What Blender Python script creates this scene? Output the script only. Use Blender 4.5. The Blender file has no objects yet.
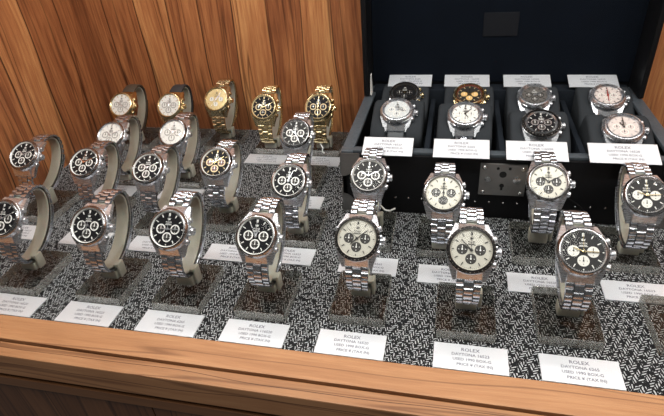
import bpy, bmesh, math, random
from mathutils import Vector, Matrix
random.seed(7)
PI = math.pi
scene = bpy.context.scene
COL = scene.collection

# ------------------------------------------------------------------ materials
class NT:
    def __init__(s, name):
        s.m = bpy.data.materials.new(name); s.m.use_nodes = True
        s.t = s.m.node_tree; s.t.nodes.clear()
        s.out = s.t.nodes.new('ShaderNodeOutputMaterial')
    def n(s, typ, **kw):
        nd = s.t.nodes.new(typ)
        for k, v in kw.items():
            if k in nd.bl_rna.properties: setattr(nd, k, v)
        return nd
    def set(s, sock, v):
        if isinstance(v, bpy.types.NodeSocket): s.t.links.new(v, sock)
        else: sock.default_value = v
    def math(s, op, a, b=0.0, c=0.0):
        nd = s.n('ShaderNodeMath', operation=op)
        s.set(nd.inputs[0], a); s.set(nd.inputs[1], b); s.set(nd.inputs[2], c)
        return nd.outputs[0]
    def mix(s, f, a, b):
        nd = s.n('ShaderNodeMix', data_type='RGBA')
        s.set(nd.inputs[0], f); s.set(nd.inputs[6], a); s.set(nd.inputs[7], b)
        return nd.outputs[2]
    def ramp(s, f, pts):
        nd = s.n('ShaderNodeValToRGB'); cr = nd.color_ramp
        while len(cr.elements) < len(pts): cr.elements.new(0.5)
        for e, (p, c) in zip(cr.elements, pts):
            e.position = p; e.color = (c[0], c[1], c[2], 1)
        s.set(nd.inputs[0], f); return nd.outputs[0]
    def noise(s, vec, scale, detail=3, rough=.5, dist=0):
        nd = s.n('ShaderNodeTexNoise'); s.set(nd.inputs['Vector'], vec)
        nd.inputs['Scale'].default_value = scale; nd.inputs['Detail'].default_value = detail
        nd.inputs['Roughness'].default_value = rough; nd.inputs['Distortion'].default_value = dist
        return nd.outputs[0]
    def bsdf(s, base, rough=.5, metal=0, spec=.5, bump=None, bstr=.3, bdist=.0005, **kw):
        p = s.n('ShaderNodeBsdfPrincipled')
        s.set(p.inputs['Base Color'], base if isinstance(base, bpy.types.NodeSocket) else (*base, 1))
        s.set(p.inputs['Roughness'], rough); s.set(p.inputs['Metallic'], metal)
        s.set(p.inputs['Specular IOR Level'], spec)
        for k, v in kw.items(): s.set(p.inputs[k.replace('_', ' ')], v)
        if bump is not None:
            b = s.n('ShaderNodeBump'); s.set(b.inputs['Height'], bump)
            b.inputs['Strength'].default_value = bstr; b.inputs['Distance'].default_value = bdist
            s.t.links.new(b.outputs[0], p.inputs['Normal'])
        s.t.links.new(p.outputs[0], s.out.inputs[0]); return p
    def coord(s, scale=(1, 1, 1), rot=(0, 0, 0)):
        tc = s.n('ShaderNodeTexCoord'); mp = s.n('ShaderNodeMapping')
        mp.inputs['Scale'].default_value = scale; mp.inputs['Rotation'].default_value = rot
        s.t.links.new(tc.outputs['Object'], mp.inputs[0]); return mp.outputs[0]

def plain(name, c, rough=.5, metal=0, spec=.5, nz=0.06, nscale=900, **kw):
    t = NT(name); v = t.coord()
    n = t.noise(v, nscale, 2)
    col = t.mix(n, tuple(max(0, x*(1-nz)) for x in c)+(1,), tuple(min(1, x*(1+nz)) for x in c)+(1,))
    t.bsdf(col, rough, metal, spec, bump=n, bstr=.03, bdist=.0002, **kw); return t.m

def wood(name, tones, rot=(0, 0, 0), plank=.024, seam=.06, gloss=.38):
    """object coords: planks run along local Y after rot; veneer tones change across X."""
    t = NT(name); v = t.coord(rot=rot)
    sep = t.n('ShaderNodeSeparateXYZ'); t.t.links.new(v, sep.inputs[0])
    x, y, z = sep.outputs
    def comb(a, b, c):
        cb = t.n('ShaderNodeCombineXYZ'); t.set(cb.inputs[0], a); t.set(cb.inputs[1], b); t.set(cb.inputs[2], c); return cb.outputs[0]
    xs = t.math('ADD', x, t.math('MULTIPLY', z, .83))
    w = t.noise(comb(xs, t.math('MULTIPLY', y, .35), 0.0), 9, 2, .5)
    xw = t.math('ADD', xs, t.math('MULTIPLY', t.math('SUBTRACT', w, .5), .028))
    q = t.math('DIVIDE', xw, plank)
    idx = t.math('FLOOR', q); fr = t.math('FRACT', q)
    wn = t.n('ShaderNodeTexWhiteNoise', noise_dimensions='1D'); t.set(wn.inputs['W'], idx)
    tone = wn.outputs[0]
    streak = t.noise(comb(t.math('MULTIPLY', xw, 1.0), t.math('MULTIPLY', y, .045), 0.0), 330, 4, .6)
    fine = t.noise(comb(xs, t.math('MULTIPLY', y, .03), 0.0), 1500, 3, .6)
    broad = t.noise(comb(xw, t.math('MULTIPLY', y, .05), 0.0), 60, 4, .6)
    f = t.math('ADD', t.math('MULTIPLY', tone, .17), t.math('ADD', t.math('MULTIPLY', streak, .42), t.math('MULTIPLY', broad, .43)))
    col = t.ramp(f, tones)
    col = t.mix(t.math('MULTIPLY', t.math('SUBTRACT', fine, .35), .55), col, (tones[0][1][0]*.6, tones[0][1][1]*.6, tones[0][1][2]*.6, 1))
    fig = t.noise(comb(xw, t.math('MULTIPLY', y, .03), 0.0), 46, 2, .5)
    rid = t.math('ABSOLUTE', t.math('SUBTRACT', fig, .5))
    m0 = t.n('ShaderNodeMapRange', interpolation_type='SMOOTHSTEP'); t.set(m0.inputs[0], rid)
    m0.inputs[1].default_value = 0; m0.inputs[2].default_value = .022; m0.inputs[3].default_value = .62; m0.inputs[4].default_value = 0
    col = t.mix(m0.outputs[0], col, (tones[0][1][0]*.5, tones[0][1][1]*.45, tones[0][1][2]*.45, 1))
    # dark figure lines at the plank edges
    e = t.math('MINIMUM', fr, t.math('SUBTRACT', 1.0, fr))
    m = t.n('ShaderNodeMapRange', interpolation_type='SMOOTHSTEP'); t.set(m.inputs[0], e)
    m.inputs[1].default_value = 0; m.inputs[2].default_value = seam; m.inputs[3].default_value = 1; m.inputs[4].default_value = 0
    sm = t.math('MULTIPLY', m.outputs[0], t.math('MULTIPLY', broad, 1.8))
    col = t.mix(sm, col, (.045, .014, .006, 1))
    t.bsdf(col, gloss, 0, .4, bump=fine, bstr=.12, bdist=.0003); return t.m

WALLW = wood('wall_veneer', [(.27, (.12, .038, .015)), (.40, (.31, .108, .042)), (.52, (.50, .200, .076)), (.64, (.68, .33, .13)), (.82, (.54, .23, .085))], rot=(-PI/2, 0, 0), plank=.046, seam=.035)
WALLWL = WALLW
SILLW = wood('sill_oak', [(.2, (.30, .130, .055)), (.42, (.46, .22, .10)), (.62, (.60, .32, .155)), (.9, (.52, .26, .12))], rot=(0, 0, PI/2), plank=.11, seam=.004, gloss=.45)
LOWW = wood('counter_veneer', [(.2, (.07, .026, .012)), (.45, (.16, .065, .028)), (.7, (.25, .11, .048)), (.9, (.20, .08, .034))], rot=(-PI/2, 0, 0), plank=.03, seam=.03)
DARKW = wood('dark_trim_wood', [(.2, (.14, .06, .026)), (.5, (.25, .11, .046)), (.9, (.32, .14, .06))], rot=(0, 0, PI/2), plank=.2, seam=.002)

def weave():
    t = NT('woven_fabric'); v = t.coord(rot=(0, 0, .5))
    sep = t.n('ShaderNodeSeparateXYZ'); t.t.links.new(v, sep.inputs[0]); x, y, z = sep.outputs
    wob = t.noise(v, 120, 2)
    x2 = t.math('ADD', x, t.math('MULTIPLY', wob, .0022)); y2 = t.math('ADD', y, t.math('MULTIPLY', wob, .0022))
    P = .0031; W = .0066
    q = t.math('DIVIDE', x2, W); fr = t.math('FRACT', q); idx = t.math('FLOOR', q)
    tri = t.math('ABSOLUTE', t.math('SUBTRACT', t.math('MULTIPLY', fr, 2.0), 1.0))
    d = t.math('DIVIDE', t.math('ADD', y2, t.math('MULTIPLY', tri, W*.62)), P)
    d = t.math('ADD', d, t.math('MULTIPLY', idx, .5))
    fd = t.math('FRACT', d)
    fd2 = t.math('FRACT', t.math('MULTIPLY', t.math('ADD', q, t.math('MULTIPLY', t.math('FLOOR', d), .5)), 2.0))
    band = t.math('LESS_THAN', fd, .42)
    gap = t.math('GREATER_THAN', fd2, .2)
    n2 = t.noise(v, 260, 2, .6)
    keep = t.math('GREATER_THAN', n2, .47)
    m = t.math('MULTIPLY', band, t.math('MULTIPLY', gap, keep))
    sh = t.noise(v, 1400, 2)
    white = t.mix(sh, (.24, .26, .28, 1), (.74, .76, .78, 1))
    col = t.mix(m, (.006, .0065, .008, 1), white)
    t.bsdf(col, .6, 0, .15, bump=m, bstr=.5, bdist=.0006); return t.m
WEAVE = weave()

def brushed(name, c, rough=.32, metal=.9, axis=0):
    t = NT(name); v = t.coord(scale=(1, 30, 1) if axis == 0 else (30, 1, 1))
    n = t.noise(v, 140, 3, .6)
    col = t.mix(n, tuple(x*.82 for x in c)+(1,), tuple(min(1, x*1.1) for x in c)+(1,))
    r = t.math('ADD', t.math('MULTIPLY', n, .15), rough-.07)
    t.bsdf(col, r, metal, .5, bump=n, bstr=.06, bdist=.0001); return t.m
STEEL = brushed('steel', (.80, .82, .87), .27, .92)
BEZST = brushed('bezel_steel', (.40, .40, .41), .2, 1.0)  # same steel as the case, with dark reflections put into its base colour
STEELB = brushed('bracelet_steel', (.60, .62, .67), .23, 1.0)
GOLD = brushed('yellow_gold', (.84, .69, .40), .22, 1.0)
ROSE = brushed('rose_gold', (.80, .50, .34), .22, 1.0)
PALEGOLD = brushed('pale_gold', (.76, .64, .40), .22, 1.0)
CARD = brushed('brushed_plate', (.80, .83, .88), .38, .38)
INK = plain('engraved_ink', (.13, .14, .19), .6)
BLACKDIAL = plain('black_dial', (.008, .008, .010), .5, spec=.15)
GREYDIAL = plain('charcoal_dial', (.035, .035, .036), .5, spec=.15)
WHITEDIAL = plain('white_dial', (.82, .81, .78), .35)
ICEDIAL = plain('ice_grey_dial', (.62, .65, .66), .35, nz=.25, nscale=1500)
SILVDIAL = plain('cream_silver_dial', (.53, .515, .45), .35, .2)
GOLDDIAL = plain('champagne_dial', (.55, .44, .22), .3, .4)
PINKDIAL = plain('pale_pink_dial', (.70, .62, .59), .35, nz=.2, nscale=1500)
METEOR = plain('meteorite_dial', (.17, .16, .15), .35, .3, nz=.7, nscale=1200)
WHITEM = plain('white_lacquer', (.88, .88, .86), .35)
CREAMR = plain('gold_ring_lacquer', (.80, .62, .34), .35)
DKSUB = plain('dark_subdial', (.03, .028, .026), .3)
BROWNSUB = plain('brown_subdial', (.14, .05, .03), .3)
YELSUB = plain('gold_subdial', (.80, .52, .20), .35)
PALSUB = plain('pale_subdial', (.80, .79, .74), .35)
BLACKBZ = plain('black_bezel', (.012, .011, .011), .35, 0, spec=.25)
BZGREY = plain('bezel_numerals', (.35, .34, .32), .4)
REDM = plain('red_hand', (.42, .03, .02), .4)
REDCH = plain('dark_red_track', (.16, .03, .02), .4)
LEATHB = plain('brown_leather', (.065, .045, .03), .6, nz=.3)
LEATHK = plain('black_leather', (.03, .028, .03), .6, nz=.3)
GREYRUB = plain('grey_strap', (.10, .11, .12), .6)
CREAMP = plain('cream_plastic', (.46, .445, .37), .38, nz=.12, Subsurface_Weight=.1, Subsurface_Scale=.004)
IVORY = plain('white_plastic', (.82, .82, .76), .4)
SUEDE = plain('charcoal_suede', (.034, .038, .043), .95, spec=.05, nz=.5, nscale=2500)
SUEDE2 = plain('dark_lining', (.012, .015, .02), .95, spec=.05, nz=.5, nscale=2500)
NAVY = plain('midnight_lining', (.0022, .0042, .0085), .8, spec=.08, nz=.25, nscale=60)
BLACKL = plain('black_leatherette', (.004, .004, .005), .42, spec=.25, nz=.4)
RIMM = plain('rim_leather', (.06, .072, .085), .45, nz=.4, nscale=300)
PEWTER = brushed('pewter_plate', (.34, .33, .32), .36, .9)
CHROME = plain('chrome', (.7, .7, .7), .15, 1)
DARKHOLE = plain('dark_hole', (.004, .004, .004), .8)
FAINT = plain('dark_plaque', (.008, .009, .012), .5, spec=.2)
TAGW = plain('paper_tag', (.85, .86, .84), .6)
GAPB = plain('black_gap', (.008, .006, .005), .8)
CEIL = plain('ceiling_paint', (.5, .48, .45), .8)

def glassy(name, tint=(1, 1, 1), ior=1.45, rough=.0, refl=1.0):
    t = NT(name)
    tr = t.n('ShaderNodeBsdfTransparent'); tr.inputs[0].default_value = (*tint, 1)
    gl = t.n('ShaderNodeBsdfGlossy'); gl.inputs['Roughness'].default_value = rough
    lw = t.n('ShaderNodeLayerWeight'); f0 = ((ior-1)/(ior+1))**2
    f = t.math('MULTIPLY', t.math('ADD', t.math('MULTIPLY', t.math('POWER', lw.outputs['Facing'], 5.0), 1-f0), f0), refl)
    mx = t.n('ShaderNodeMixShader'); t.set(mx.inputs[0], f)
    t.t.links.new(tr.outputs[0], mx.inputs[1]); t.t.links.new(gl.outputs[0], mx.inputs[2])
    t.t.links.new(mx.outputs[0], t.out.inputs[0]); return t.m
PANE = glassy('window_glass', (.985, .99, .985), 1.2, 0, .6)
CRYSTAL = glassy('watch_crystal', (.97, .97, .97), 1.35, .02, .5)
ACRYL = glassy('clear_acrylic', (.86, .86, .845), 1.49, .03, 1.0)
def edge_mat():
    t = NT('acrylic_edge_sparkle'); v = t.coord(); n = t.noise(v, 420, 3, .7)
    tr = t.n('ShaderNodeBsdfTransparent'); tr.inputs[0].default_value = (.85, .86, .84, 1)
    g = t.n('ShaderNodeBsdfGlossy'); g.inputs['Roughness'].default_value = .22; g.inputs['Color'].default_value = (.92, .92, .90, 1)
    b = t.n('ShaderNodeBump'); t.set(b.inputs['Height'], n); b.inputs['Strength'].default_value = 1.0; b.inputs['Distance'].default_value = .0025
    t.t.links.new(b.outputs[0], g.inputs['Normal'])
    d = t.n('ShaderNodeBsdfDiffuse'); d.inputs[0].default_value = (.95, .95, .92, 1)
    m1 = t.n('ShaderNodeMixShader'); m1.inputs[0].default_value = .3
    t.t.links.new(g.outputs[0], m1.inputs[1]); t.t.links.new(d.outputs[0], m1.inputs[2])
    m2 = t.n('ShaderNodeMixShader'); t.set(m2.inputs[0], t.math('MULTIPLY', t.math('POWER', n, 1.6), 1.15))  # noise lays whitish patches over the clear edge, painting its sparkle
    t.t.links.new(tr.outputs[0], m2.inputs[1]); t.t.links.new(m1.outputs[0], m2.inputs[2])
    t.t.links.new(m2.outputs[0], t.out.inputs[0]); return t.m
EDGEM = edge_mat()

# ------------------------------------------------------------------ mesh kit
class MB:
    def __init__(s): s.bm = bmesh.new()
    def box(s, c, d, M=None, bev=0):
        b = bmesh.new(); bmesh.ops.create_cube(b, size=1)
        bmesh.ops.scale(b, vec=d, verts=b.verts)
        if bev: bmesh.ops.bevel(b, geom=b.edges[:], offset=bev, segments=2, affect='EDGES', profile=.6)
        bmesh.ops.translate(b, vec=c, verts=b.verts)
        s._add(b, M); return s
    def _add(s, b, M=None):
        if M is not None: bmesh.ops.transform(b, matrix=M, verts=b.verts)
        me = bpy.data.meshes.new('tmp'); b.to_mesh(me); b.free(); s.bm.from_mesh(me); bpy.data.meshes.remove(me)
    def lathe(s, prof, n=40, c=(0, 0, 0), M=None, sx=1, sy=1, cap=True):
        b = bmesh.new(); rings = []
        for r, z in prof:
            rings.append([b.verts.new((c[0]+r*sx*math.cos(2*PI*i/n), c[1]+r*sy*math.sin(2*PI*i/n), c[2]+z)) for i in range(n)])
        for a, d in zip(rings, rings[1:]):
            for i in range(n): b.faces.new((a[i], a[(i+1) % n], d[(i+1) % n], d[i]))
        if cap:
            if prof[0][0] > 0: b.faces.new(rings[0][::-1])
            if prof[-1][0] > 0: b.faces.new(rings[-1])
        s._add(b, M); return s
    def ring(s, ro, ri, z0, z1, n=40, c=(0, 0, 0), M=None):
        return s.lathe([(ri, z0), (ro, z0), (ro, z1), (ri, z1), (ri, z0)], n, c, M, cap=False)
    def poly(s, pts, z0, z1, M=None):
        b = bmesh.new()
        lo = [b.verts.new((x, y, z0)) for x, y in pts]; hi = [b.verts.new((x, y, z1)) for x, y in pts]
        b.faces.new(lo[::-1]); b.faces.new(hi)
        for i in range(len(pts)):
            j = (i+1) % len(pts); b.faces.new((lo[i], lo[j], hi[j], hi[i]))
        s._add(b, M); return s
    def hexa(s, p):   # p: 8 points, bottom 4 then top 4
        b = bmesh.new(); v = [b.verts.new(q) for q in p]
        for f in ((3, 2, 1, 0), (4, 5, 6, 7), (0, 1, 5, 4), (1, 2, 6, 5), (2, 3, 7, 6), (3, 0, 4, 7)): b.faces.new([v[i] for i in f])
        s._add(b); return s
    def tube(s, pts, r, n=8):
        b = bmesh.new(); rings = []
        for i, p in enumerate(pts):
            p = Vector(p); d = (Vector(pts[min(i+1, len(pts)-1)])-Vector(pts[max(i-1, 0)])).normalized()
            a = d.cross(Vector((.3, .2, 1))).normalized(); c = d.cross(a)
            rings.append([b.verts.new(p+a*r*math.cos(2*PI*k/n)+c*r*math.sin(2*PI*k/n)) for k in range(n)])
        for A, B in zip(rings, rings[1:]):
            for k in range(n): b.faces.new((A[k], A[(k+1) % n], B[(k+1) % n], B[k]))
        b.faces.new(rings[0][::-1]); b.faces.new(rings[-1]); s._add(b); return s
    def mesh(s, name, smooth=35):
        bmesh.ops.recalc_face_normals(s.bm, faces=s.bm.faces)
        me = bpy.data.meshes.new(name); s.bm.to_mesh(me); s.bm.free()
        if smooth:
            me.polygons.foreach_set('use_smooth', [True]*len(me.polygons))
            me.set_sharp_from_angle(angle=math.radians(smooth))
        return me

def link(name, me, mat, parent=None, loc=None, label=None):
    o = bpy.data.objects.new(name, me); COL.objects.link(o)
    if mat is not None:
        if not me.materials: me.materials.append(mat)
        elif me.materials[0] != mat:
            me = me.copy(); me.materials[0] = mat; o.data = me
    if parent is not None: o.parent = parent
    if loc: o.location = loc
    if label: o['label'] = label
    return o
def empty(name, loc, rot=(0, 0, 0)):
    o = bpy.data.objects.new(name, None); COL.objects.link(o); o.location = loc; o.rotation_euler = rot; o.empty_display_size = .01
    return o
def tag(o, label, cat, group=None):
    o['label'] = label; o['category'] = cat
    if group: o['group'] = group
    return o
def struct(name, me, mat, label=None):
    o = link(name, me, mat); o['kind'] = 'structure'
    if label: o['label'] = label
    o['category'] = name.split('_')[0]
    return o
def textmesh(lines, size, z=0, gap=1.35):
    """centred lines of lettering -> one flat mesh in XY"""
    bm = bmesh.new(); dg = None
    for i, (tx, sc, dx) in enumerate(lines):
        cu = bpy.data.curves.new('lettering', 'FONT'); cu.body = tx; cu.size = size*sc; cu.align_x = 'CENTER'; cu.align_y = 'CENTER'
        cu.offset = size*.012; cu.resolution_u = 2
        ob = bpy.data.objects.new('lettering', cu); COL.objects.link(ob)
        dg = bpy.context.evaluated_depsgraph_get(); dg.update()
        me = bpy.data.meshes.new_from_object(ob.evaluated_get(dg))
        me.transform(Matrix.Translation((dx, -i*size*gap, z))); bm.from_mesh(me)
        bpy.data.objects.remove(ob); bpy.data.curves.remove(cu); bpy.data.meshes.remove(me)
    me = bpy.data.meshes.new('lettering'); bm.to_mesh(me); bm.free(); return me

# ------------------------------------------------------------------ setting
XL, XR, YF, YB, H = -.513, .50, .2535, .651, .50
struct('floor', MB().box(((XL+XR)/2, (YF+YB)/2, -.002), (XR-XL, YB-YF, .004)).mesh('floor', 0), WEAVE, 'black and silver woven fabric floor of the showcase')
struct('wall_back', MB().box(((XL+XR)/2, YB+.005, H/2-.002), (XR-XL+.02, .01, H+.004)).mesh('wall_back', 0), WALLW, 'wood veneer back wall with upright figured planks')
struct('wall_left', MB().box((XL-.005, (YF+YB)/2-.005, H/2-.002), (.01, YB-YF+.01, H+.004)).mesh('wall_left', 0), WALLWL, 'wood veneer end wall left of the watches')
struct('wall_right', MB().box((XR+.005, (YF+YB)/2-.005, H/2-.002), (.01, YB-YF+.01, H+.004)).mesh('wall_right', 0), WALLWL)
struct('ceiling', MB().box(((XL+XR)/2, (YF+YB)/2-.01, H+.005), (XR-XL+.02, YB-YF+.05, .01)).mesh('ceiling', 0), CEIL)
struct('trim_1', MB().box((-.0, .2410, -.011), (1.3, .0250, .026), bev=.0006).mesh('trim_1', 0), SILLW, 'orange wooden sill along the front of the case')
struct('trim_2', MB().box((-.0, .2197, -.0115), (1.3, .0136, .025), bev=.001).mesh('trim_2', 0), SILLW, 'narrow outer strip of the wooden sill')
struct('trim_3', MB().box((0, .236, -.0275), (1.3, .036, .007)).mesh('trim_3', 0), GAPB, 'black shadow gap under the sill')
struct('trim_4', MB().box((0, .2245, -.0365), (1.3, .020, .0110), bev=.0005).mesh('trim_4', 0), DARKW, 'thin wooden rail under the shadow gap')
for i, (a, b) in enumerate(((-.65, -.2275), (-.2265, .65))):
    struct('door_%d' % (i+1), MB().box(((a+b)/2, .2275, -.18), (b-a, .02, .276), bev=.0005).mesh('door', 0), LOWW, 'dark wooden counter door below the sill, ' + ('left' if i == 0 else 'right'))
struct('window_1', MB().box((-.0, .2274, .245), (1.15, .0014, .506)).mesh('window_1', 0), PANE, 'clear front glass of the showcase')

# ------------------------------------------------------------------ watch kit (head space: x right, y to 12 o'clock, z out of the dial)
MC = {}
def cached(key, fn):
    if key not in MC: MC[key] = fn()
    return MC[key]
BO, AO = .0380, .0225      # oval of the band, outside: half long (y), half short (z)
HZ = AO-.0008              # dial side: underside of the case
def oval(th, b=None, a=None):  # th=0 at the dial, grows towards 12 and round the back
    b = b or BO; a = a or AO
    return Vector((0, b*math.sin(th), a*math.cos(th)))
def oframe(th, b=None, a=None):
    b = b or BO; a = a or AO
    p = oval(th, b, a); t = Vector((0, b*math.cos(th), -a*math.sin(th))).normalized(); n = Vector((0, -t.z, t.y)).normalized()
    if n.dot(p) < 0: n = -n
    return p, t, n
def thetas(a0, a1, step):
    out = [a0]; th = a0
    while th < a1:
        p, t, n = oframe(th); sp = math.hypot(BO*math.cos(th), AO*math.sin(th)); th += step/sp; out.append(th)
    return out
A0 = .60                  # band begins here on both sides of the case
def bracelet(cols='steel', half=None):
    mb = MB(); ths = thetas(A0, 2*PI-A0, .0056)
    for i in range(len(ths)-1):
        t0, t1 = ths[i], min(ths[i+1], 2*PI-A0+.04); s = abs((t0+t1)/2-PI)/PI
        W = .0083+.0022*max(0, s*1.35-.35)
        parts = [(-W, -W*.42), (-W*.38, W*.38), (W*.42, W)]
        for j, (x0, x1) in enumerate(parts):
            if half == 'c' and j != 1: continue
            if half == 's' and j == 1: continue
            sh = (t1-t0)*(.5 if j == 1 else 0)
            a, b = t0+sh+(t1-t0)*.05, t1+sh-(t1-t0)*.05
            if b > 2*PI-A0+.08: b = 2*PI-A0+.06
            if b <= a: continue
            pts = []
            for (hh, ins) in ((0, 0), (1, 1)):
                pass
            pa, ta, na = oframe(a); pb, tb, nb = oframe(b); pm, tm, nm = oframe((a+b)/2)
            th = .0026 if j == 1 else .0023
            lo, up = -.0022, th-.0022
            e = .0005
            X = Vector((1, 0, 0)); b_ = bmesh.new(); rows = []
            for (P, N, T, k) in ((pa, na, ta, 0), (pa, na, ta, 1), (pm, nm, tm, 2), (pb, nb, tb, 1), (pb, nb, tb, 0)):
                ins = 0
                if k == 0: o_ = N*(up-.0006)
                elif k == 1: o_ = N*up+(tm*(1 if P is pa else -1))*.0007
                else: o_ = N*(up+.0003)
                rows.append([b_.verts.new(P+o_+X*(x0+(0 if k == 0 else e*.4))), b_.verts.new(P+o_+X*(x1-(0 if k == 0 else e*.4)))])
            l0 = [b_.verts.new(pa+na*lo+X*x0), b_.verts.new(pa+na*lo+X*x1)]
            l1 = [b_.verts.new(pb+nb*lo+X*x0), b_.verts.new(pb+nb*lo+X*x1)]
            for A, B in zip(rows, rows[1:]): b_.faces.new((A[0], A[1], B[1], B[0]))
            b_.faces.new((l0[0], l0[1], rows[0][1], rows[0][0])); b_.faces.new((rows[-1][0], rows[-1][1], l1[1], l1[0]))
            b_.faces.new((l1[0], l1[1], l0[1], l0[0]))
            b_.faces.new([l0[0]]+[r[0] for r in rows]+[l1[0]]); b_.faces.new([l0[1]]+[r[1] for r in rows]+[l1[1]])
            mb._add(b_)
    return mb.mesh('bracelet', 30)
def band_strip(a0, a1, wfun, off0, off1, n=60, b=None, a=None, name='band'):
    mb = MB(); b_ = bmesh.new(); rows = []
    for i in range(n+1):
        th = a0+(a1-a0)*i/n; p, t, nn = oframe(th, b, a); w = wfun(th)
        rows.append([b_.verts.new(p+nn*o+Vector((x, 0, 0))) for x, o in ((-w, off0), (w, off0), (w, off0*.3+off1*.7), (w*.82, off1), (-w*.82, off1), (-w, off0*.3+off1*.7))])
    k = 6
    for A, B in zip(rows, rows[1:]):
        for j in range(k): b_.faces.new((A[j], A[(j+1) % k], B[(j+1) % k], B[j]))
    b_.faces.new(rows[0]); b_.faces.new(rows[-1][::-1]); mb._add(b_)
    return mb.mesh(name, 40)
def strap_mesh():
    return band_strip(A0, 2*PI-A0, lambda th: .0082+.0020*max(0, abs(th-PI)/PI*1.35-.35), -.0022, .0003, name='strap')
def clasp_mesh():
    mb = MB(); return band_strip(PI-.62, PI+.50, lambda th: .0084, .0006, .0016, 16, name='clasp')
def case_mesh():
    mb = MB(); z = HZ
    mb.lathe([(.013, -.0012), (.0165, 0), (.0188, .0016), (.0195, .0040), (.0190, .0062), (.0178, .0070)], 48, (0, 0, z))
    for sx in (-1, 1):
        for sy in (-1, 1):
            pts = []
            x0, x1 = sx*.0098, sx*.0148
            xe0, xe1 = sx*.0105, sx*.0132
            y0, y1 = sy*.0085, sy*.0232
            lo = [(x0, y0, z+.001), (sx*.0185, y0, z+.001), (xe1, y1, z-.0062), (xe0, y1, z-.0062)]
            up = [(x0, y0, z+.0066), (sx*.0186, y0, z+.0062), (xe1, y1, z-.0030), (xe0, y1, z-.0030)]
            mb.hexa(lo+up)
    # solid end links between the lugs
    for sy in (-1, 1):
        mb.hexa([(-.0098, sy*.015, z-.001), (.0098, sy*.015, z-.001), (.0098, sy*.0222, z-.0060), (-.0098, sy*.0222, z-.0060),
                 (-.0098, sy*.015, z+.0050), (.0098, sy*.015, z+.0050), (.0098, sy*.0226, z-.0022), (-.0098, sy*.0226, z-.0022)])
    # crown guards
    mb.box((.0185, .0035, z+.0034), (.004, .0022, .0038), bev=.0005); mb.box((.0185, -.0035, z+.0034), (.004, .0022, .0038), bev=.0005)
    return mb.mesh('case', 35)
def bezel_mesh():
    z = HZ
    return MB().lathe([(.0188, .0066), (.0193, .0076), (.0190, .0084), (.0176, .0101), (.0168, .0103), (.0164, .0098), (.0164, .0084), (.0188, .0066)], 56, (0, 0, z), cap=False).mesh('bezel', 30)
def bezel_marks():
    mb = MB(); z = HZ
    for k in range(36):
        if k == 9: continue
        a = 2*PI*k/36; L = .0018 if k % 3 else .0026
        M = Matrix.Rotation(a, 4, 'Z') @ Matrix.Translation((0, .01832, z+.0093)) @ Matrix.Rotation(-math.radians(51), 4, 'X')
        mb.box((0, 0, 0), (.00035 if k % 3 else .0012, .0009, .0002), M)
    return mb.mesh('numerals', 0)
def chap_mesh(): return MB().lathe([(.0149, .0098), (.0141, .0088), (.0141, .0080), (.0149, .0080), (.0149, .0098)], 56, (0, 0, HZ), cap=False).mesh('chapter_ring', 30)
def dial_mesh(): return MB().lathe([(.0147, .0074), (.0147, .0082)], 56, (0, 0, HZ)).mesh('dial', 30)
DZ = HZ+.0082
def sub_mesh(): return MB().lathe([(.0040, 0), (.0040, .0001), (.0029, .0001)], 28).ring(.0040, .0030, .0000, .0003, 28).mesh('subdial', 30)
def subfull_mesh(): return MB().lathe([(.0039, 0), (.0039, .00012), (.0, .00013)], 28).mesh('subdial', 30)
def subcore_mesh(): return MB().lathe([(.0031, .00010), (.0031, .00018)], 24).mesh('centre', 30)
def subhand_mesh():
    mb = MB().box((.0000, .0011, .00035), (.0005, .0028, .0002)); mb.lathe([(.0006, .0002), (.0006, .0005)], 10)
    for k in range(4):
        mb.box((0, 0, 0), (.00035, .0008, .00015), Matrix.Rotation(PI/2*k, 4, 'Z') @ Matrix.Translation((0, .0024, .00028)))
    return mb.mesh('small_hand', 0)
def marks_mesh():
    mb = MB()
    for k in range(12):
        if k in (3, 9, 6): L, r = .0012, .0127
        else: L, r = .0028, .0118
        M = Matrix.Rotation(-2*PI*k/12, 4, 'Z') @ Matrix.Translation((0, r, DZ+.0003))
        mb.box((0, 0, 0), (.00062 if k else .0014, L*.85, .0005), M)
    for k in range(60):
        M = Matrix.Rotation(-2*PI*k/60, 4, 'Z') @ Matrix.Translation((0, .0137, DZ+.0001)); mb.box((0, 0, 0), (.00018, .0006, .0001), M)
    return mb.mesh('hour_markers', 0)
def hands_mesh(h, m, s):
    mb = MB()
    for ang, L, w, z in ((h, .0070, .0008, .0007), (m, .0108, .0007, .0010), (s, .0128, .0003, .0013)):
        M = Matrix.Rotation(-math.radians(ang), 4, 'Z')
        mb.poly([(-w/2, -.0015), (w/2, -.0015), (w/2, L*.86), (0, L), (-w/2, L*.86)], DZ+z-.00012, DZ+z+.00012, M)
    mb.lathe([(.0010, .0004), (.0010, .0016), (.0004, .0017)], 14, (0, 0, DZ)); return mb.mesh('hands', 0)
def emblem_mesh():
    me = textmesh([('ROLEX', 1, 0)], .0017, 0)
    me.transform(Matrix.Translation((0, .0056, DZ+.0003)))
    bm = bmesh.new(); bm.from_mesh(me)
    cr = [(-.0010, 0), (.0010, 0), (.0015, .0018), (.0007, .0008), (.00045, .0021), (0, .0009), (-.00045, .0021), (-.0007, .0008), (-.0015, .0018)]
    vs = [bm.verts.new((x, y+.0074, DZ+.0003)) for x, y in cr]; bm.faces.new(vs)
    for yy, L in ((.0042, .0024), (.0035, .0030)):
        vs = [bm.verts.new((sx*L, yy+sy*.00018, DZ+.0003)) for sx, sy in ((-1, -1), (1, -1), (1, 1), (-1, 1))]; bm.faces.new(vs)
    bm.to_mesh(me); bm.free(); return me
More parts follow.
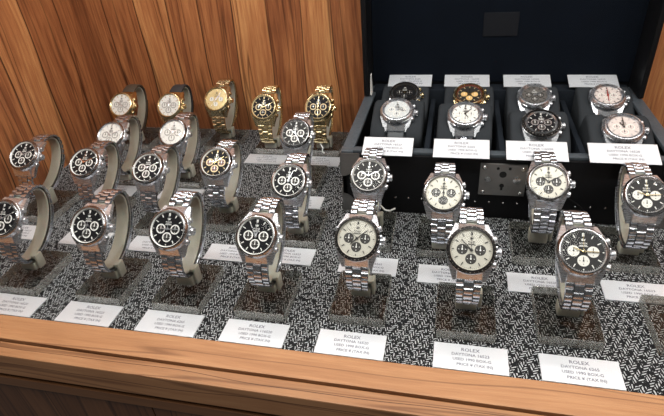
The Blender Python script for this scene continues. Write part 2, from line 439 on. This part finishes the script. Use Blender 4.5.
def crown_mesh():
    M = Matrix.Translation((.0195, 0, HZ+.0036)) @ Matrix.Rotation(PI/2, 4, 'Y')
    mb = MB().lathe([(.0018, -.001), (.0018, .001), (.0031, .0012), (.0033, .0018), (.0033, .0036), (.0028, .0042)], 20, M=M)
    for k in range(10):
        mb.box((.0033, 0, .0027), (.0005, .0008, .0024), M @ Matrix.Rotation(2*PI*k/10, 4, 'Z'))
    return mb.mesh('crown', 30)
def pusher_mesh():
    M = Matrix.Rotation(PI/2, 4, 'Y')
    return MB().lathe([(.0013, -.002), (.0013, .0015), (.0021, .0015), (.0022, .0018), (.0022, .0036), (.0018, .0041)], 18, M=M).mesh('pusher', 30)
def crystal_mesh(): return MB().lathe([(.0148, .0098), (.0145, .0106), (.010, .0112), (.005, .0115), (.0, .0116)], 40, (0, 0, HZ), cap=False).mesh('crystal', 60)

KH, KB, KD = .925, .93, 1.11
def fit(me, name):
    if name in ('bracelet', 'centre_links', 'clasp', 'strap', 'buckle'): me.transform(Matrix.Diagonal((KB, 1, 1, 1)))
    elif name == 'pusher': me.transform(Matrix.Diagonal((KH*1.1, KH*1.25, KH*1.25, 1)))
    elif name in ('subdial', 'subdial_centre', 'small_hand'): me.transform(Matrix.Diagonal((KH*KD, KH*KD, KH, 1)))
    elif name in ('dial', 'chapter_ring', 'hour_markers', 'hands', 'dial_lettering', 'crystal'): me.transform(Matrix.Translation((0, 0, HZ)) @ Matrix.Diagonal((KH*KD, KH*KD, KH, 1)) @ Matrix.Translation((0, 0, -HZ)))
    else: me.transform(Matrix.Translation((0, 0, HZ)) @ Matrix.Diagonal((KH, KH, KH, 1)) @ Matrix.Translation((0, 0, -HZ)))
    return me
def make_watch(spec, centre, elev, yaw=0, roll=0):
    """centre: where the dial centre stands; elev: how far the dial looks up (deg)"""
    al = math.radians(90-elev)
    Rm = Matrix.Rotation(yaw, 4, 'Z') @ Matrix.Rotation(al, 4, 'X') @ Matrix.Rotation(roll, 4, 'Z')
    off = Rm @ Vector((0, 0, HZ+.009*KH))
    rc = Vector(centre)-off                               # ring centre
    n_low = (Rm @ Vector((0, -BO, 0)))                    # lower end of the band is the thing's base
    root = empty('chronograph_watch', rc+n_low, Rm.to_euler())
    S = Vector((0, BO, 0))
    m = spec['metal']
    mm = dict(steel=(STEEL, STEELB), gold=(GOLD, GOLD), pale=(PALEGOLD, PALEGOLD), rose=(ROSE, ROSE))[m]
    def add(name, key, fn, mat, parent=root, loc=S, label=None):
        me = cached((key, mat.name), lambda: fit(fn(), name)); return link(name, me, mat, parent, loc, label)
    add('case', 'case', case_mesh, mm[0])
    bz = add('bezel', 'bezel', bezel_mesh, BLACKBZ if spec.get('bezel') == 'black' else (BEZST if m == 'steel' else mm[0]), label='black bezel ring' if spec.get('bezel') == 'black' else None)
    add('numerals', 'bzm', bezel_marks, BZGREY if spec.get('bezel') == 'black' else DKSUB, bz, None)
    add('chapter_ring', 'chap', chap_mesh, spec.get('chap', WHITEM))
    add('dial', 'dial', dial_mesh, spec['dial'])
    st = spec.get('sub', 'ring')
    for i, (x, y) in enumerate(((-.0063, 0), (.0063, 0), (0, -.0066))):
        if st == 'ring':
            s = add('subdial', 'sub', sub_mesh, spec['subm'], root, S+Vector((x*KH*KD, y*KH*KD, HZ+.0082*KH)))
            add('subdial_centre', 'subc', subcore_mesh, spec.get('core', spec['dial']), s, None)
        else:
            s = add('subdial', 'subf', subfull_mesh, spec['subm'], root, S+Vector((x*KH*KD, y*KH*KD, HZ+.0082*KH)))
        add('small_hand', 'subh', subhand_mesh, spec.get('shand', WHITEM), s, None)
    add('hour_markers', 'marks', marks_mesh, spec.get('markm', WHITEM))
    hp = spec.get('time', (305, 60, 0))
    add('hands', ('hands', hp), lambda: hands_mesh(*hp), spec.get('handm', STEEL))
    add('dial_lettering', 'embl', emblem_mesh, spec.get('lett', WHITEM if spec['dial'] in (BLACKDIAL, GREYDIAL, METEOR) else DKSUB))
    add('crown', 'crown', crown_mesh, spec.get('crown', mm[0]))
    for sy in (-1, 1):
        a = math.radians(30)*sy
        p = add('pusher', 'pusher', pusher_mesh, spec.get('crown', mm[0]), root, S+Vector((.0178*math.cos(a)*KH, .0186*math.sin(a)*KH, HZ+.0036*KH)))
        p.rotation_euler = (0, 0, a*.5)
    add('crystal', 'crystal', crystal_mesh, CRYSTAL)
    bd = spec.get('band', 'bracelet')
    if bd == 'bracelet':
        b = add('bracelet', 'bracelet', bracelet, mm[1]); add('clasp', 'clasp', clasp_mesh, mm[0], b, None)
    elif bd == 'twotone':
        b = add('bracelet', 'bracs', lambda: bracelet(half='s'), STEELB); add('centre_links', 'bracc', lambda: bracelet(half='c'), GOLD, b, None)
        add('clasp', 'clasp', clasp_mesh, STEEL, b, None)
    else:
        b = add('strap', 'strap', strap_mesh, bd); add('buckle', 'clasp', clasp_mesh, mm[0], b, None)
    return root, rc, Rm

def cuff_mesh():
    return band_strip(.60, 2*PI-.60, lambda th: .0060, -.0022, -.0004, 60, BO-.0024, AO-.0024, 'cuff')

def make_stand(rc, Rm, x, yfoot, zlow, who):
    root = empty('watch_stand', (x, yfoot, 0))
    # acrylic slab, one mesh
    link('acrylic_base', cached('slab', lambda: MB().box((0, 0, .0050), (.045, .055, .0098), bev=.0007).mesh('acrylic_base', 0)), ACRYL, root, label='clear acrylic slab')
    sl = root.children[0] if root.children else None
    link('polished_edge', cached('slabedge', lambda: MB().box((0, -.02775, .0050), (.0436, .0003, .0084)).box((0, .02775, .0050), (.0436, .0003, .0084)).box((.02275, 0, .0050), (.0003, .0536, .0084)).box((-.02275, 0, .0050), (.0003, .0536, .0084)).mesh('polished_edge', 0)), EDGEM, sl or root, label='polished edge with painted sparkle')
    if rc is not None:
        c = link('cuff', cached('cuff', cuff_mesh), CREAMP, root)
        c.matrix_local = Matrix.Translation(rc-Vector((x, yfoot, 0))) @ Rm
        # a foot: block under the band, cheek rising on the right to the cuff
        low = Rm @ Vector((0, 0, 0))
        # lowest point of outer oval
        best = min((( (Rm @ oval(t)) .z, t) for t in [i*.02 for i in range(314)]))
        lp = rc+(Rm @ oval(best[1]))-Vector((x, yfoot, 0))
        mb = MB(); zt = lp.z-.0008
        mb.box((lp.x, lp.y, (zt+.0102)/2), (.0165, .0105, max(zt-.0102, .003)), bev=.0018)
        mb.box((lp.x+.0106, lp.y+.001, (.0115+zt+.008)/2), (.0028, .0085, zt+.008-.0115), bev=.0012)
        mb.box((lp.x+.0088, lp.y+.001, zt+.0055), (.0055, .008, .0030), bev=.0006)
        link('foot', mb.mesh('foot', 40), CREAMP, root)
    else:
        link('foot', MB().box((0, .004, .0145), (.016, .012, .0086), bev=.001).mesh('foot', 40), CREAMP, root)
    tag(root, 'clear acrylic stand with cream cuff holding '+who, 'watch stand', 'acrylic stands on the woven floor')
    return root

CARDTX = ['DAYTONA 16520', 'DAYTONA 16523', 'DAYTONA 6265', 'DAYTONA 116520']
def card_text(k):
    return textmesh([('ROLEX', 1.15, 0), (CARDTX[k % 4], .95, 0), ('USED 1990 BOX-G', .9, .001), ('PRICE ¥ (TAX IN)', .9, .003)], .0038, .00002, 1.22)
def make_card(x, y, z, who, tilt=0, k=0, w=.054, d=.0245, yaw=0, group='engraved plates on the woven floor'):
    """(x,y,z) = middle of the front lower edge"""
    o = link('price_plate', cached(('card', w), lambda: MB().box((0, d/2, .0005), (w, d, .001), bev=.00015).mesh('price_plate', 0)), CARD, None, (x, y, z))
    o.rotation_euler = (tilt, 0, yaw)
    tag(o, who, 'price plate', group)
    tx = link('engraved_lettering', cached(('ctext', k % 4), lambda: card_text(k)), INK, o, (0, d*.5+.0070, .00104))
    return o

R = lambda **k: k
MOD = lambda **k: dict(dict(metal='steel', dial=BLACKDIAL, sub='ring', subm=WHITEM, core=DKSUB, time=(308, 62, 0)), **k)
GOLDB = lambda **k: MOD(metal='gold', chap=CREAMR, subm=CREAMR, markm=CREAMR, handm=GOLD, **k)
VINS = lambda **k: dict(dict(metal='steel', dial=SILVDIAL, sub='full', subm=DKSUB, chap=SILVDIAL, markm=DKSUB, handm=DKSUB, time=(318, 55, 0)), **k)
VINB = lambda **k: dict(dict(metal='steel', dial=GREYDIAL, sub='full', subm=PALSUB, chap=STEEL, markm=WHITEM, shand=DKSUB, handm=PALEGOLD, time=(290, 92, 355)), **k)
# name: spec, dial x, y, z, elevation, label, who
FLOORW = [
 ('A1', MOD(), -0.3903, 0.3031, 0.072, 44, 'steel chronograph with black dial cut off by the left edge, front row', 'the watch cut off by the left edge'),
 ('A2', MOD(time=(300, 200, 0)), -0.3004, 0.3019, 0.072, 44, 'steel black-dial chronograph second from left in the front row', 'the second front-row watch from left'),
 ('A3', MOD(time=(270, 90, 0)), -0.2238, 0.3026, 0.074, 44, 'steel black-dial chronograph third from left in the front row', 'the third front-row watch from left'),
 ('A4', MOD(time=(20, 330, 0)), -0.1474, 0.3047, 0.072, 46, 'steel black-dial chronograph fourth from left in the front row, left of the silver-dial ones', 'the fourth front-row watch from left'),
 ('A5', VINS(bezel='black', time=(225, 50, 315)), -0.0661, 0.3109, 0.072, 46, 'vintage chronograph with black bezel and greenish silver dial, middle of the front row', 'the greenish silver-dial front-row watch'),
 ('A6', VINS(bezel='black', time=(300, 315, 0)), 0.0198, 0.3069, 0.072, 46, 'vintage chronograph with black bezel and cream dial with dark subdials, front row', 'the cream-dial front-row watch'),
 ('A7', VINB(time=(290, 90, 0)), 0.0964, 0.3117, .074, 50, 'vintage chronograph with grey-black dial and white subdials, rightmost in the front row', 'the rightmost front-row watch'),
 ('B1', MOD(), -0.4579, 0.4140, 0.076, 52, 'steel black-dial chronograph leftmost in the second row, against the wood wall', 'the leftmost second-row watch'),
 ('B2', MOD(handm=ROSE), -0.3796, 0.4099, 0.072, 52, 'steel black-dial chronograph second from left in the second row', 'the second second-row watch from left'),
 ('B3', MOD(time=(300, 60, 180)), -0.3009, 0.4045, 0.072, 52, 'steel black-dial chronograph third from left in the second row', 'the third second-row watch from left'),
 ('B4', MOD(subm=CREAMR, markm=CREAMR, handm=GOLD, core=BROWNSUB, time=(280, 50, 0)), -0.2323, 0.4214, 0.072, 52, 'steel chronograph with black dial and gold-ringed brown subdials', 'the watch with gold-ringed subdials'),
 ('B5', MOD(time=(0, 20, 0)), -0.1457, 0.3920, 0.072, 49, 'steel black-dial chronograph behind and right of the fourth front-row watch', 'the fifth second-row watch from left'),
 ('B6', MOD(dial=GREYDIAL, time=(290, 65, 0)), -0.0723, 0.4085, 0.072, 49, 'steel charcoal-dial chronograph standing at the front left corner of the black trunk', 'the charcoal-dial watch at the trunk corner'),
 ('B7', VINS(time=(0, 180, 0)), -0.0028, 0.3842, 0.072, 49, 'steel vintage silver-dial chronograph left of the trunk lock plate', 'the silver-dial watch left of the lock plate'),
 ('B8', VINS(time=(310, 62, 0), chap=STEEL), 0.0843, 0.4041, 0.076, 49, 'steel vintage silver-dial chronograph right of the trunk lock plate', 'the silver-dial watch right of the lock plate'),
 ('B9', VINB(time=(290, 85, 0)), 0.1590, 0.3959, 0.072, 49, 'steel vintage chronograph with black dial and white subdials, at the right edge', 'the black-dial watch at the right edge'),
 ('C1', MOD(dial=WHITEDIAL, subm=BZGREY, core=WHITEDIAL, shand=DKSUB, markm=STEEL, chap=STEEL), -0.3905, 0.4766, 0.072, 49, 'steel white-dial chronograph, left one of the two in the third row', 'the left steel white-dial watch'),
 ('C2', MOD(dial=WHITEDIAL, subm=BZGREY, core=WHITEDIAL, shand=DKSUB, markm=STEEL, chap=STEEL, time=(60, 305, 0)), -0.3150, 0.4877, 0.072, 49, 'steel white-dial chronograph, right one of the two in the third row', 'the right steel white-dial watch'),
 ('C3', MOD(dial=GREYDIAL, chap=STEEL, time=(300, 150, 0)), -0.1682, 0.4948, 0.072, 49, 'steel dark-dial chronograph in front of the rightmost gold watch', 'the steel watch before the rightmost gold one'),
 ('D1', MOD(metal='gold', dial=WHITEDIAL, subm=BZGREY, core=WHITEDIAL, shand=DKSUB, markm=GOLD, chap=GOLD, band=LEATHB, time=(300, 120, 0)), -0.4360, 0.5723, 0.070, 40, 'gold white-dial chronograph on brown strap, leftmost in the back row', 'the leftmost gold watch'),
 ('D2', MOD(metal='gold', dial=WHITEDIAL, subm=BZGREY, core=WHITEDIAL, shand=DKSUB, markm=GOLD, chap=GOLD, band=LEATHK, time=(320, 90, 0)), -0.3645, 0.5729, 0.070, 40, 'gold white-dial chronograph on black strap, second in the back row', 'the gold watch on black strap'),
 ('D3', MOD(metal='pale', dial=GOLDDIAL, subm=GOLDDIAL, core=PALSUB, shand=DKSUB, markm=GOLD, chap=GOLD, time=(45, 30, 210)), -0.3066, 0.5954, 0.070, 40, 'pale gold chronograph with champagne dial in the back row', 'the champagne-dial gold watch'),
 ('D4', GOLDB(core=BLACKDIAL), -0.2317, 0.5708, 0.070, 40, 'gold black-dial chronograph on gold bracelet, left one of the two', 'the left gold black-dial watch'),
 ('D5', GOLDB(core=BLACKDIAL, bezel='gold', time=(0, 180, 0)), -0.1613, 0.5745, 0.070, 40, 'gold black-dial chronograph rightmost in the back row, nearest the trunk', 'the rightmost gold watch'),
]
for nm, spec, x, y, z, el, lab, who in FLOORW:
    root, rc, Rm = make_watch(spec, (x, y, z), el)
    lo = min((rc+Rm @ oval(i*.02)).z for i in range(314))
    tag(root, lab, 'watch', 'chronographs standing on the woven floor')
    make_stand(rc, Rm, x, max(y+.005, {'A': .2798, 'B': .382, 'C': .4798, 'D': .5745}[nm[0]]+.0280), lo, who)
sx = make_stand(None, None, .1790, .3175, 0, 'x'); sx['label'] = 'empty clear acrylic stand cut off by the right edge'

FC = 'silver engraved plate lying in front of '
for i, (x, who) in enumerate(((-.382, 'the watch cut off by the left edge'), (-.3022, 'the second front-row watch from left'), (-.2235, 'the third front-row watch from left'),
        (-.1470, 'the fourth front-row watch from left'), (-.0668, 'the greenish silver-dial front-row watch'), (.0240, 'the cream-dial front-row watch'), (.1000, 'the rightmost front-row watch'), (.1875, 'the empty stand at the right edge'))):
    make_card(x, .2548, .0002, FC+who, 0, i)
for i, (x, y, who) in enumerate(((-.4640, .3600, 'the leftmost second-row watch'), (-.3760, .3580, 'the second second-row watch from left'), (-.2940, .3565, 'the third second-row watch from left'),
        (-.2050, .3530, 'the watch with gold-ringed subdials'), (-.1510, .3560, 'the fifth second-row watch from left'), (-.0680, .3510, 'the charcoal-dial watch at the trunk corner'),
        (.0056, .3465, 'the silver-dial watch left of the lock plate'), (.0830, .3450, 'the silver-dial watch right of the lock plate'), (.1590, .3450, 'the black-dial watch at the right edge'))):
    if i == 4: x = -.1495
    make_card(x, y, .0002, FC+who, 0, i+1)
for i, (x, y, who) in enumerate(((-.4000, .4540, 'the left steel white-dial watch'), (-.3120, .4540, 'the right steel white-dial watch'), (-.1630, .4520, 'the steel watch before the rightmost gold one'),
        (-.2353, .5490, 'the left gold black-dial watch'), (-.1626, .5485, 'the rightmost gold watch'))):
    make_card(x, y, .0002, FC+who, 0, i+2)

# little white tags tied to watches
def hang_tag(pts, who, r=.0009):
    o = link('string_tag', MB().tube(pts, r, 8).mesh('string_tag', 40), TAGW); tag(o, who, 'tag', 'small white tags'); return o
hang_tag([(-0.0631, 0.415, 0.0351), (-0.0583, 0.415, 0.0295), (-0.0534, 0.415, 0.0287), (-0.0485, 0.415, 0.032)], 'small white string tag beside the charcoal-dial watch at the trunk corner')
hang_tag([(-.2760+.0022*math.cos(a), .3960, .0042+.0032*math.sin(a)) for a in [i*2*PI/14 for i in range(15)]], 'small white ring lying between the second and third front-row watches', .0006)
hang_tag([(-.1420, .5010, .056), (-.1390, .4990, .052), (-.1400, .4980, .048), (-.1375, .4980, .046)], 'small white string tag beside the steel watch before the rightmost gold one', .0007)

# ------------------------------------------------------------------ the black trunk
TX0, TX1, TY0, TY1, TZ = -.1085, .209, .4550, .6500, .0690
T = empty('display_trunk', ((TX0+TX1)/2, (TY0+TY1)/2, 0))
tag(T, 'black open trunk with metal lock plate holding eight watches on cushions', 'trunk')
off = Vector((-(TX0+TX1)/2, -(TY0+TY1)/2, 0))
def tp(name, me, mat, parent=None, label=None):
    me.transform(Matrix.Translation(off)) ; o = link(name, me, mat, T if parent is None else parent, None, label); return o
cx_, cy_ = (TX0+TX1)/2, (TY0+TY1)/2
mb = MB(); th = .006
mb.box((cx_, TY0+th/2, TZ/2), (TX1-TX0, th, TZ-.001), bev=.0012); mb.box((cx_, TY1-th/2, TZ/2), (TX1-TX0, th, TZ-.001), bev=.0012)
for x in (TX0+th/2, TX1-th/2): mb.box((x, cy_, TZ/2), (th, TY1-TY0, TZ-.001), bev=.0012)
mb.box((cx_, cy_, .003), (TX1-TX0-.002, TY1-TY0-.002, .005))
tp('trunk_body', mb.mesh('trunk_body', 40), BLACKL)
mb = MB(); rw = .0125
mb.box((cx_, TY0+rw/2+.0005, TZ+.0008), (TX1-TX0, rw*.55, .0040), bev=.0012)
mb.box((cx_, TY0+rw+.001, TZ-.0010), (TX1-TX0-.01, rw*.5, .0034), bev=.001)
for x, s in ((TX0+rw/2, 1), (TX1-rw/2, -1)):
    mb.box((x, cy_-.002, TZ+.0004), (rw, TY1-TY0-.006, .0042), bev=.0014)
tp('trunk_rim', mb.mesh('trunk_rim', 40), RIMM, label='grey leather rim')
mb = MB()
mb.box((cx_, cy_, .024), (TX1-TX0-.016, TY1-TY0-.016, .004))
cxs = (-.0605, .0145, .0895, .1645)
for x in (-.023, .052, .127): mb.box((x, .545, .045), (.006, .145, .040), bev=.002)
mb.box((cx_, .632, .050), (TX1-TX0-.018, .022, .050), bev=.002)
mb.box((cx_, .4715, .045), (TX1-TX0-.018, .008, .040), bev=.002)
tp('tray_lining', mb.mesh('tray_lining', 40), SUEDE2, label='dark suede tray lining')
# lid: open box standing on the back edge
mb = MB(); LZ0, LZ1 = .0705, .285; LY = .604
mb.box((cx_, .6475, (LZ0+LZ1)/2), (TX1-TX0, .005, LZ1-LZ0))
for x in (TX0+.003, TX1-.003): mb.box((x, (LY+.650)/2, (LZ0+LZ1)/2+.001), (.006, .650-LY, LZ1-LZ0-.002), bev=.0012)
mb.box((cx_, (LY+.65)/2, LZ1-.003), (TX1-TX0, .650-LY, .006), bev=.0012)
lid = tp('trunk_lid', mb.mesh('trunk_lid', 40), BLACKL, label='black raised lid')
mb = MB(); mb.box((cx_, .6442, (LZ0+LZ1)/2), (TX1-TX0-.013, .0014, LZ1-LZ0-.014), bev=.0004)
tp('lid_lining', mb.mesh('lid_lining', 0), NAVY, lid, 'midnight blue lining')
tp('lid_plaque', MB().box((.0505, .6430, .1470), (.039, .0010, .027), bev=.0003).mesh('lid_plaque', 0), FAINT, lid)
# lock plate with screws and holes
lp = tp('lock_plate', MB().box((.0522, TY0-.0012, .0470), (.0435, .0022, .0350), bev=.0006).mesh('lock_plate', 0), PEWTER, label='grey metal lock plate')
def scr(x, z, r, y=TY0-.0024):
    M = Matrix.Translation((x, y, z)) @ Matrix.Rotation(PI/2, 4, 'X')
    mb = MB().lathe([(r, -.0006), (r, .0008), (r*.7, .0014)], 18, M=M); mb.box((0, 0, .0015), (r*1.4, r*.25, .0003), M)
    return tp('screw', mb.mesh('screw', 30), CHROME, lp)
for x, z, r in ((.0345, .0605, .0021), (.0700, .0600, .0021), (.0348, .0330, .0021), (.0700, .0330, .0021), (.0385, .0480, .0032), (.0655, .0480, .0040)): scr(x, z, r)
mb = MB()
for x, z, r in ((.0470, .0600, .0014), (.0580, .0600, .0014), (.0520, .0535, .0034), (.0520, .0410, .0022)):
    M = Matrix.Translation((x, TY0-.0024, z)) @ Matrix.Rotation(PI/2, 4, 'X'); mb.lathe([(r, -.0002), (r, .0004), (0, .0004)], 18, M=M)
mb.box((.0520, TY0-.0026, .0385), (.0020, .0006, .005))
tp('keyhole', mb.mesh('keyhole', 30), DARKHOLE, lp)
for i in range(22):
    x = -.0795+i*.0135
    M = Matrix.Translation((x, TY0-.0003, .0195)) @ Matrix.Rotation(PI/2, 4, 'X')
    tp('nail', MB().lathe([(.0009, -.0004), (.0009, .0003), (.0004, .0008)], 10, M=M).mesh('nail', 30), CHROME)
for x, s in ((TX0, 1), (TX1, -1)):
    for z0, z1 in ((.0005, .030), (.046, .0700)):
        mb = MB(); n = 8; cz = z0 if z0 < .02 else z1; sg = 1 if z0 < .02 else -1; rr = .016 if z0 < .02 else .020
        pts = [(x-s*.0006, 0)]+[(x-s*.0006+s*rr*math.cos(a), rr*1.35*math.sin(a)) for a in [PI/2*k/n for k in range(n+1)]]
        M = Matrix(((1, 0, 0, 0), (0, 0, 1, TY0-.0010), (0, sg, 0, cz), (0, 0, 0, 1)))
        mb.poly(pts, 0, .0010, M)
        mb.box((x-s*.0004, TY0+.007, (z0+z1)/2), (.0010, .016, z1-z0))
        tp('corner_guard', mb.mesh('corner_guard', 0), PEWTER, label='metal corner guard')
mb = MB(); mb.tube([(.104, .4536, .032), (.114, .4534, .030), (.126, .4535, .022), (.134, .4534, .012), (.142, .4530, .004)], .0007)
cord = link('cord', mb.mesh('cord', 40), BLACKL); tag(cord, 'thin black cord hanging on the trunk front right of the lock plate', 'cord')

# watches on cushions in the trunk
TE = 68
BO, AO = .0335, .0225; HZ = AO-.0008; DZ = HZ+.0082; A0 = .72; KH, KD = .975, 1.0; BEZST = STEEL; MC.clear()     # shorter bands round the cushions
TRW = [
 ('T1', MOD(metal='steel', crown=GOLD, dial=BLACKDIAL, subm=DKSUB, core=BLACKDIAL, chap=DKSUB, bezel='black', markm=PALEGOLD, handm=GOLD, band=LEATHK), -0.0574, 0.5997, 0.080, 'black-dial chronograph with gold crown, back left cushion of the trunk', 'the back left trunk watch'),
 ('T2', MOD(metal='gold', crown=GOLD, dial=DKSUB, sub='full', subm=YELSUB, chap=REDCH, markm=CREAMR, handm=GOLD, band=LEATHK, bezel='gold'), 0.0194, 0.5957, 0.080, 'dark-dial chronograph with three gold subdials in the trunk', 'the trunk watch with gold subdials'),
 ('T3', MOD(metal='steel', dial=METEOR, subm=DKSUB, core=METEOR, chap=STEEL, markm=DKSUB, band=LEATHK, time=(85, 60, 0)), 0.0919, 0.5945, 0.080, 'chronograph with mottled dark grey dial on a back trunk cushion', 'the mottled grey-dial trunk watch'),
 ('T4', MOD(metal='steel', dial=PINKDIAL, subm=PALSUB, core=PINKDIAL, shand=DKSUB, chap=STEEL, markm=DKSUB, handm=REDM, band=LEATHK, time=(0, 180, 0)), 0.1692, 0.5950, 0.080, 'steel pale-pink-dial chronograph with red hands, back right in the trunk', 'the back right pink-dial trunk watch'),
 ('U1', MOD(metal='steel', dial=ICEDIAL, subm=PALSUB, core=ICEDIAL, shand=DKSUB, chap=STEEL, markm=WHITEM, band=GREYRUB, time=(60, 100, 0)), -0.0596, 0.5365, 0.084, 'steel icy grey-dial chronograph on grey strap, front left in the trunk', 'the front left trunk watch'),
 ('U2', MOD(metal='steel', dial=WHITEDIAL, sub='ring', subm=PALSUB, core=WHITEDIAL, shand=DKSUB, chap=STEEL, markm=DKSUB, band='bracelet', time=(150, 40, 0), handm=DKSUB), 0.0144, 0.5278, 0.084, 'steel plain white-dial chronograph on a front trunk cushion', 'the plain white-dial trunk watch'),
 ('U3', MOD(metal='steel', bezel='black', dial=BLACKDIAL, sub='ring', subm=STEEL, core=DKSUB, chap=STEEL, band='bracelet', time=(300, 60, 0)), 0.0892, 0.5094, 0.084, 'steel black-bezel chronograph with black and silver dial, front trunk cushion', 'the black and silver trunk watch'),
 ('U4', MOD(metal='steel', dial=PINKDIAL, subm=PALSUB, core=PINKDIAL, shand=DKSUB, chap=STEEL, markm=STEEL, band='bracelet', time=(330, 0, 0), handm=DKSUB), 0.1635, 0.5025, 0.084, 'steel silvery pink-dial chronograph front right in the trunk', 'the front right pink-dial trunk watch'),
]
def cushion_mesh():
    """pillow: wide oval roll, waist inside the band, fuller shoulders either side of it"""
    mb = MB(); b_ = bmesh.new(); rows = []; n = 40
    prof = [(-.0290, .80), (-.0285, .93), (-.0262, 1.0), (-.0130, 1.02), (-.0118, .97), (-.0112, .88), (.0112, .88), (.0118, .97), (.0130, 1.02), (.0262, 1.0), (.0285, .93), (.0290, .80)]
    for x, s in prof:
        r = []
        for i in range(n):
            a = 2*PI*i/n; e = .62
            cy, cz = math.cos(a), math.sin(a)
            f = 1 if s < .9 and abs(x) < .02 else 0
            if f: y, z = (BO-.0026)*cy, (AO-.0026)*cz
            else:
                y = .0335*s*math.copysign(abs(cy)**e, cy); z = .0220*s*math.copysign(abs(cz)**e, cz)
            r.append(b_.verts.new((x, y, z)))
        rows.append(r)
    for A, B in zip(rows, rows[1:]):
        for i in range(n): b_.faces.new((A[i], A[(i+1) % n], B[(i+1) % n], B[i]))
    b_.faces.new(rows[0]); b_.faces.new(rows[-1][::-1]); mb._add(b_)
    return mb.mesh('cushion', 60)
for nm, spec, x, y, z, lab, who in TRW:
    el = TE
    root, rc, Rm = make_watch(spec, (x, y, z), el, roll=0)
    tag(root, lab, 'watch', 'chronographs on the trunk cushions')
    c = link('watch_cushion', cached('cush', cushion_mesh), SUEDE); c.matrix_world = Matrix.Translation(rc) @ Rm
    tag(c, 'charcoal suede cushion inside '+who, 'cushion', 'charcoal cushions in the trunk')
# plates on the trunk
for i, (x, w) in enumerate(((-.0605, 0), (.0112, 0), (.0804, 0), (.1552, 0))):
    who = TRW[4+i][6]
    make_card(x, .4485, .0716, 'silver engraved plate on the trunk front rim below '+who, math.radians(20), i+1, w=(.0500, .0530, .0550, .0590)[i], group='engraved plates on the trunk front rim')
for i, x in enumerate((-.0535, .0162, .0865, .1600)):
    who = TRW[i][6]
    make_card(x, .6210, .0788, 'silver engraved plate behind '+who, math.radians(16), i+2, group='engraved plates at the back of the trunk')
o = link('hang_tag', MB().hexa([(-.1010, .606, .0735), (-.0985, .604, .0735), (-.0990, .604, .098), (-.0998, .606, .098), (-.1012, .616, .0735), (-.0988, .616, .0735), (-.0991, .610, .100), (-.0998, .610, .100)]).mesh('hang_tag', 0), TAGW)
tag(o, 'white paper tag standing on edge at the back left of the trunk', 'tag')

# ------------------------------------------------------------------ light
def area(name, loc, size, sy, power, target, col=(1, 1, 1)):
    l = bpy.data.lights.new(name, 'AREA'); l.shape = 'RECTANGLE'; l.size = size; l.size_y = sy; l.energy = power; l.color = col
    o = bpy.data.objects.new(name, l); COL.objects.link(o); o.location = loc
    o.rotation_euler = (Vector(target)-Vector(loc)).to_track_quat('-Z', 'Y').to_euler(); return o
for i in range(9):
    x = -.46+i*.1175
    area('led_spot', (x, .31, .49), .014, .014, .42, (x*.9, .40, 0), (1, .97, .92))
area('strip_light_back', (-.03, .50, .485), .9, .02, 1.3, (-.03, .46, 0), (1, .98, .95))
area('room_light', (-.1, -.25, 1.7), 1.0, .8, 16, (-.05, .3, 0), (1, .97, .93))
w = bpy.data.worlds.new('World'); scene.world = w; w.use_nodes = True
bg = w.node_tree.nodes['Background']; bg.inputs[0].default_value = (.9, .88, .85, 1); bg.inputs[1].default_value = .10

# ------------------------------------------------------------------ camera
cam = bpy.data.cameras.new('Camera'); co = bpy.data.objects.new('Camera', cam); COL.objects.link(co); scene.camera = co
cam.sensor_fit = 'HORIZONTAL'; cam.sensor_width = 36; cam.lens = 36*510/664; cam.clip_start = .01; cam.clip_end = 20
# rows: world axes seen in camera space (x right, y down, z forward)
Rw = ((.9743, .0568, -.2178), (.2125, -.5503, .8075), (-.0740, -.8330, -.5482))
M = Matrix(((Rw[0][0], -Rw[0][1], -Rw[0][2], 0), (Rw[1][0], -Rw[1][1], -Rw[1][2], 0), (Rw[2][0], -Rw[2][1], -Rw[2][2], .31), (0, 0, 0, 1)))
co.matrix_world = M
vs = scene.view_settings; vs.view_transform = 'Standard'; vs.look = 'None'; vs.gamma = 1; vs.use_curve_mapping = False; vs.exposure = 0
scene.cycles.max_bounces = 14; scene.cycles.transmission_bounces = 8; scene.cycles.transparent_max_bounces = 16
scene.cycles.caustics_reflective = False; scene.cycles.sample_clamp_indirect = 4
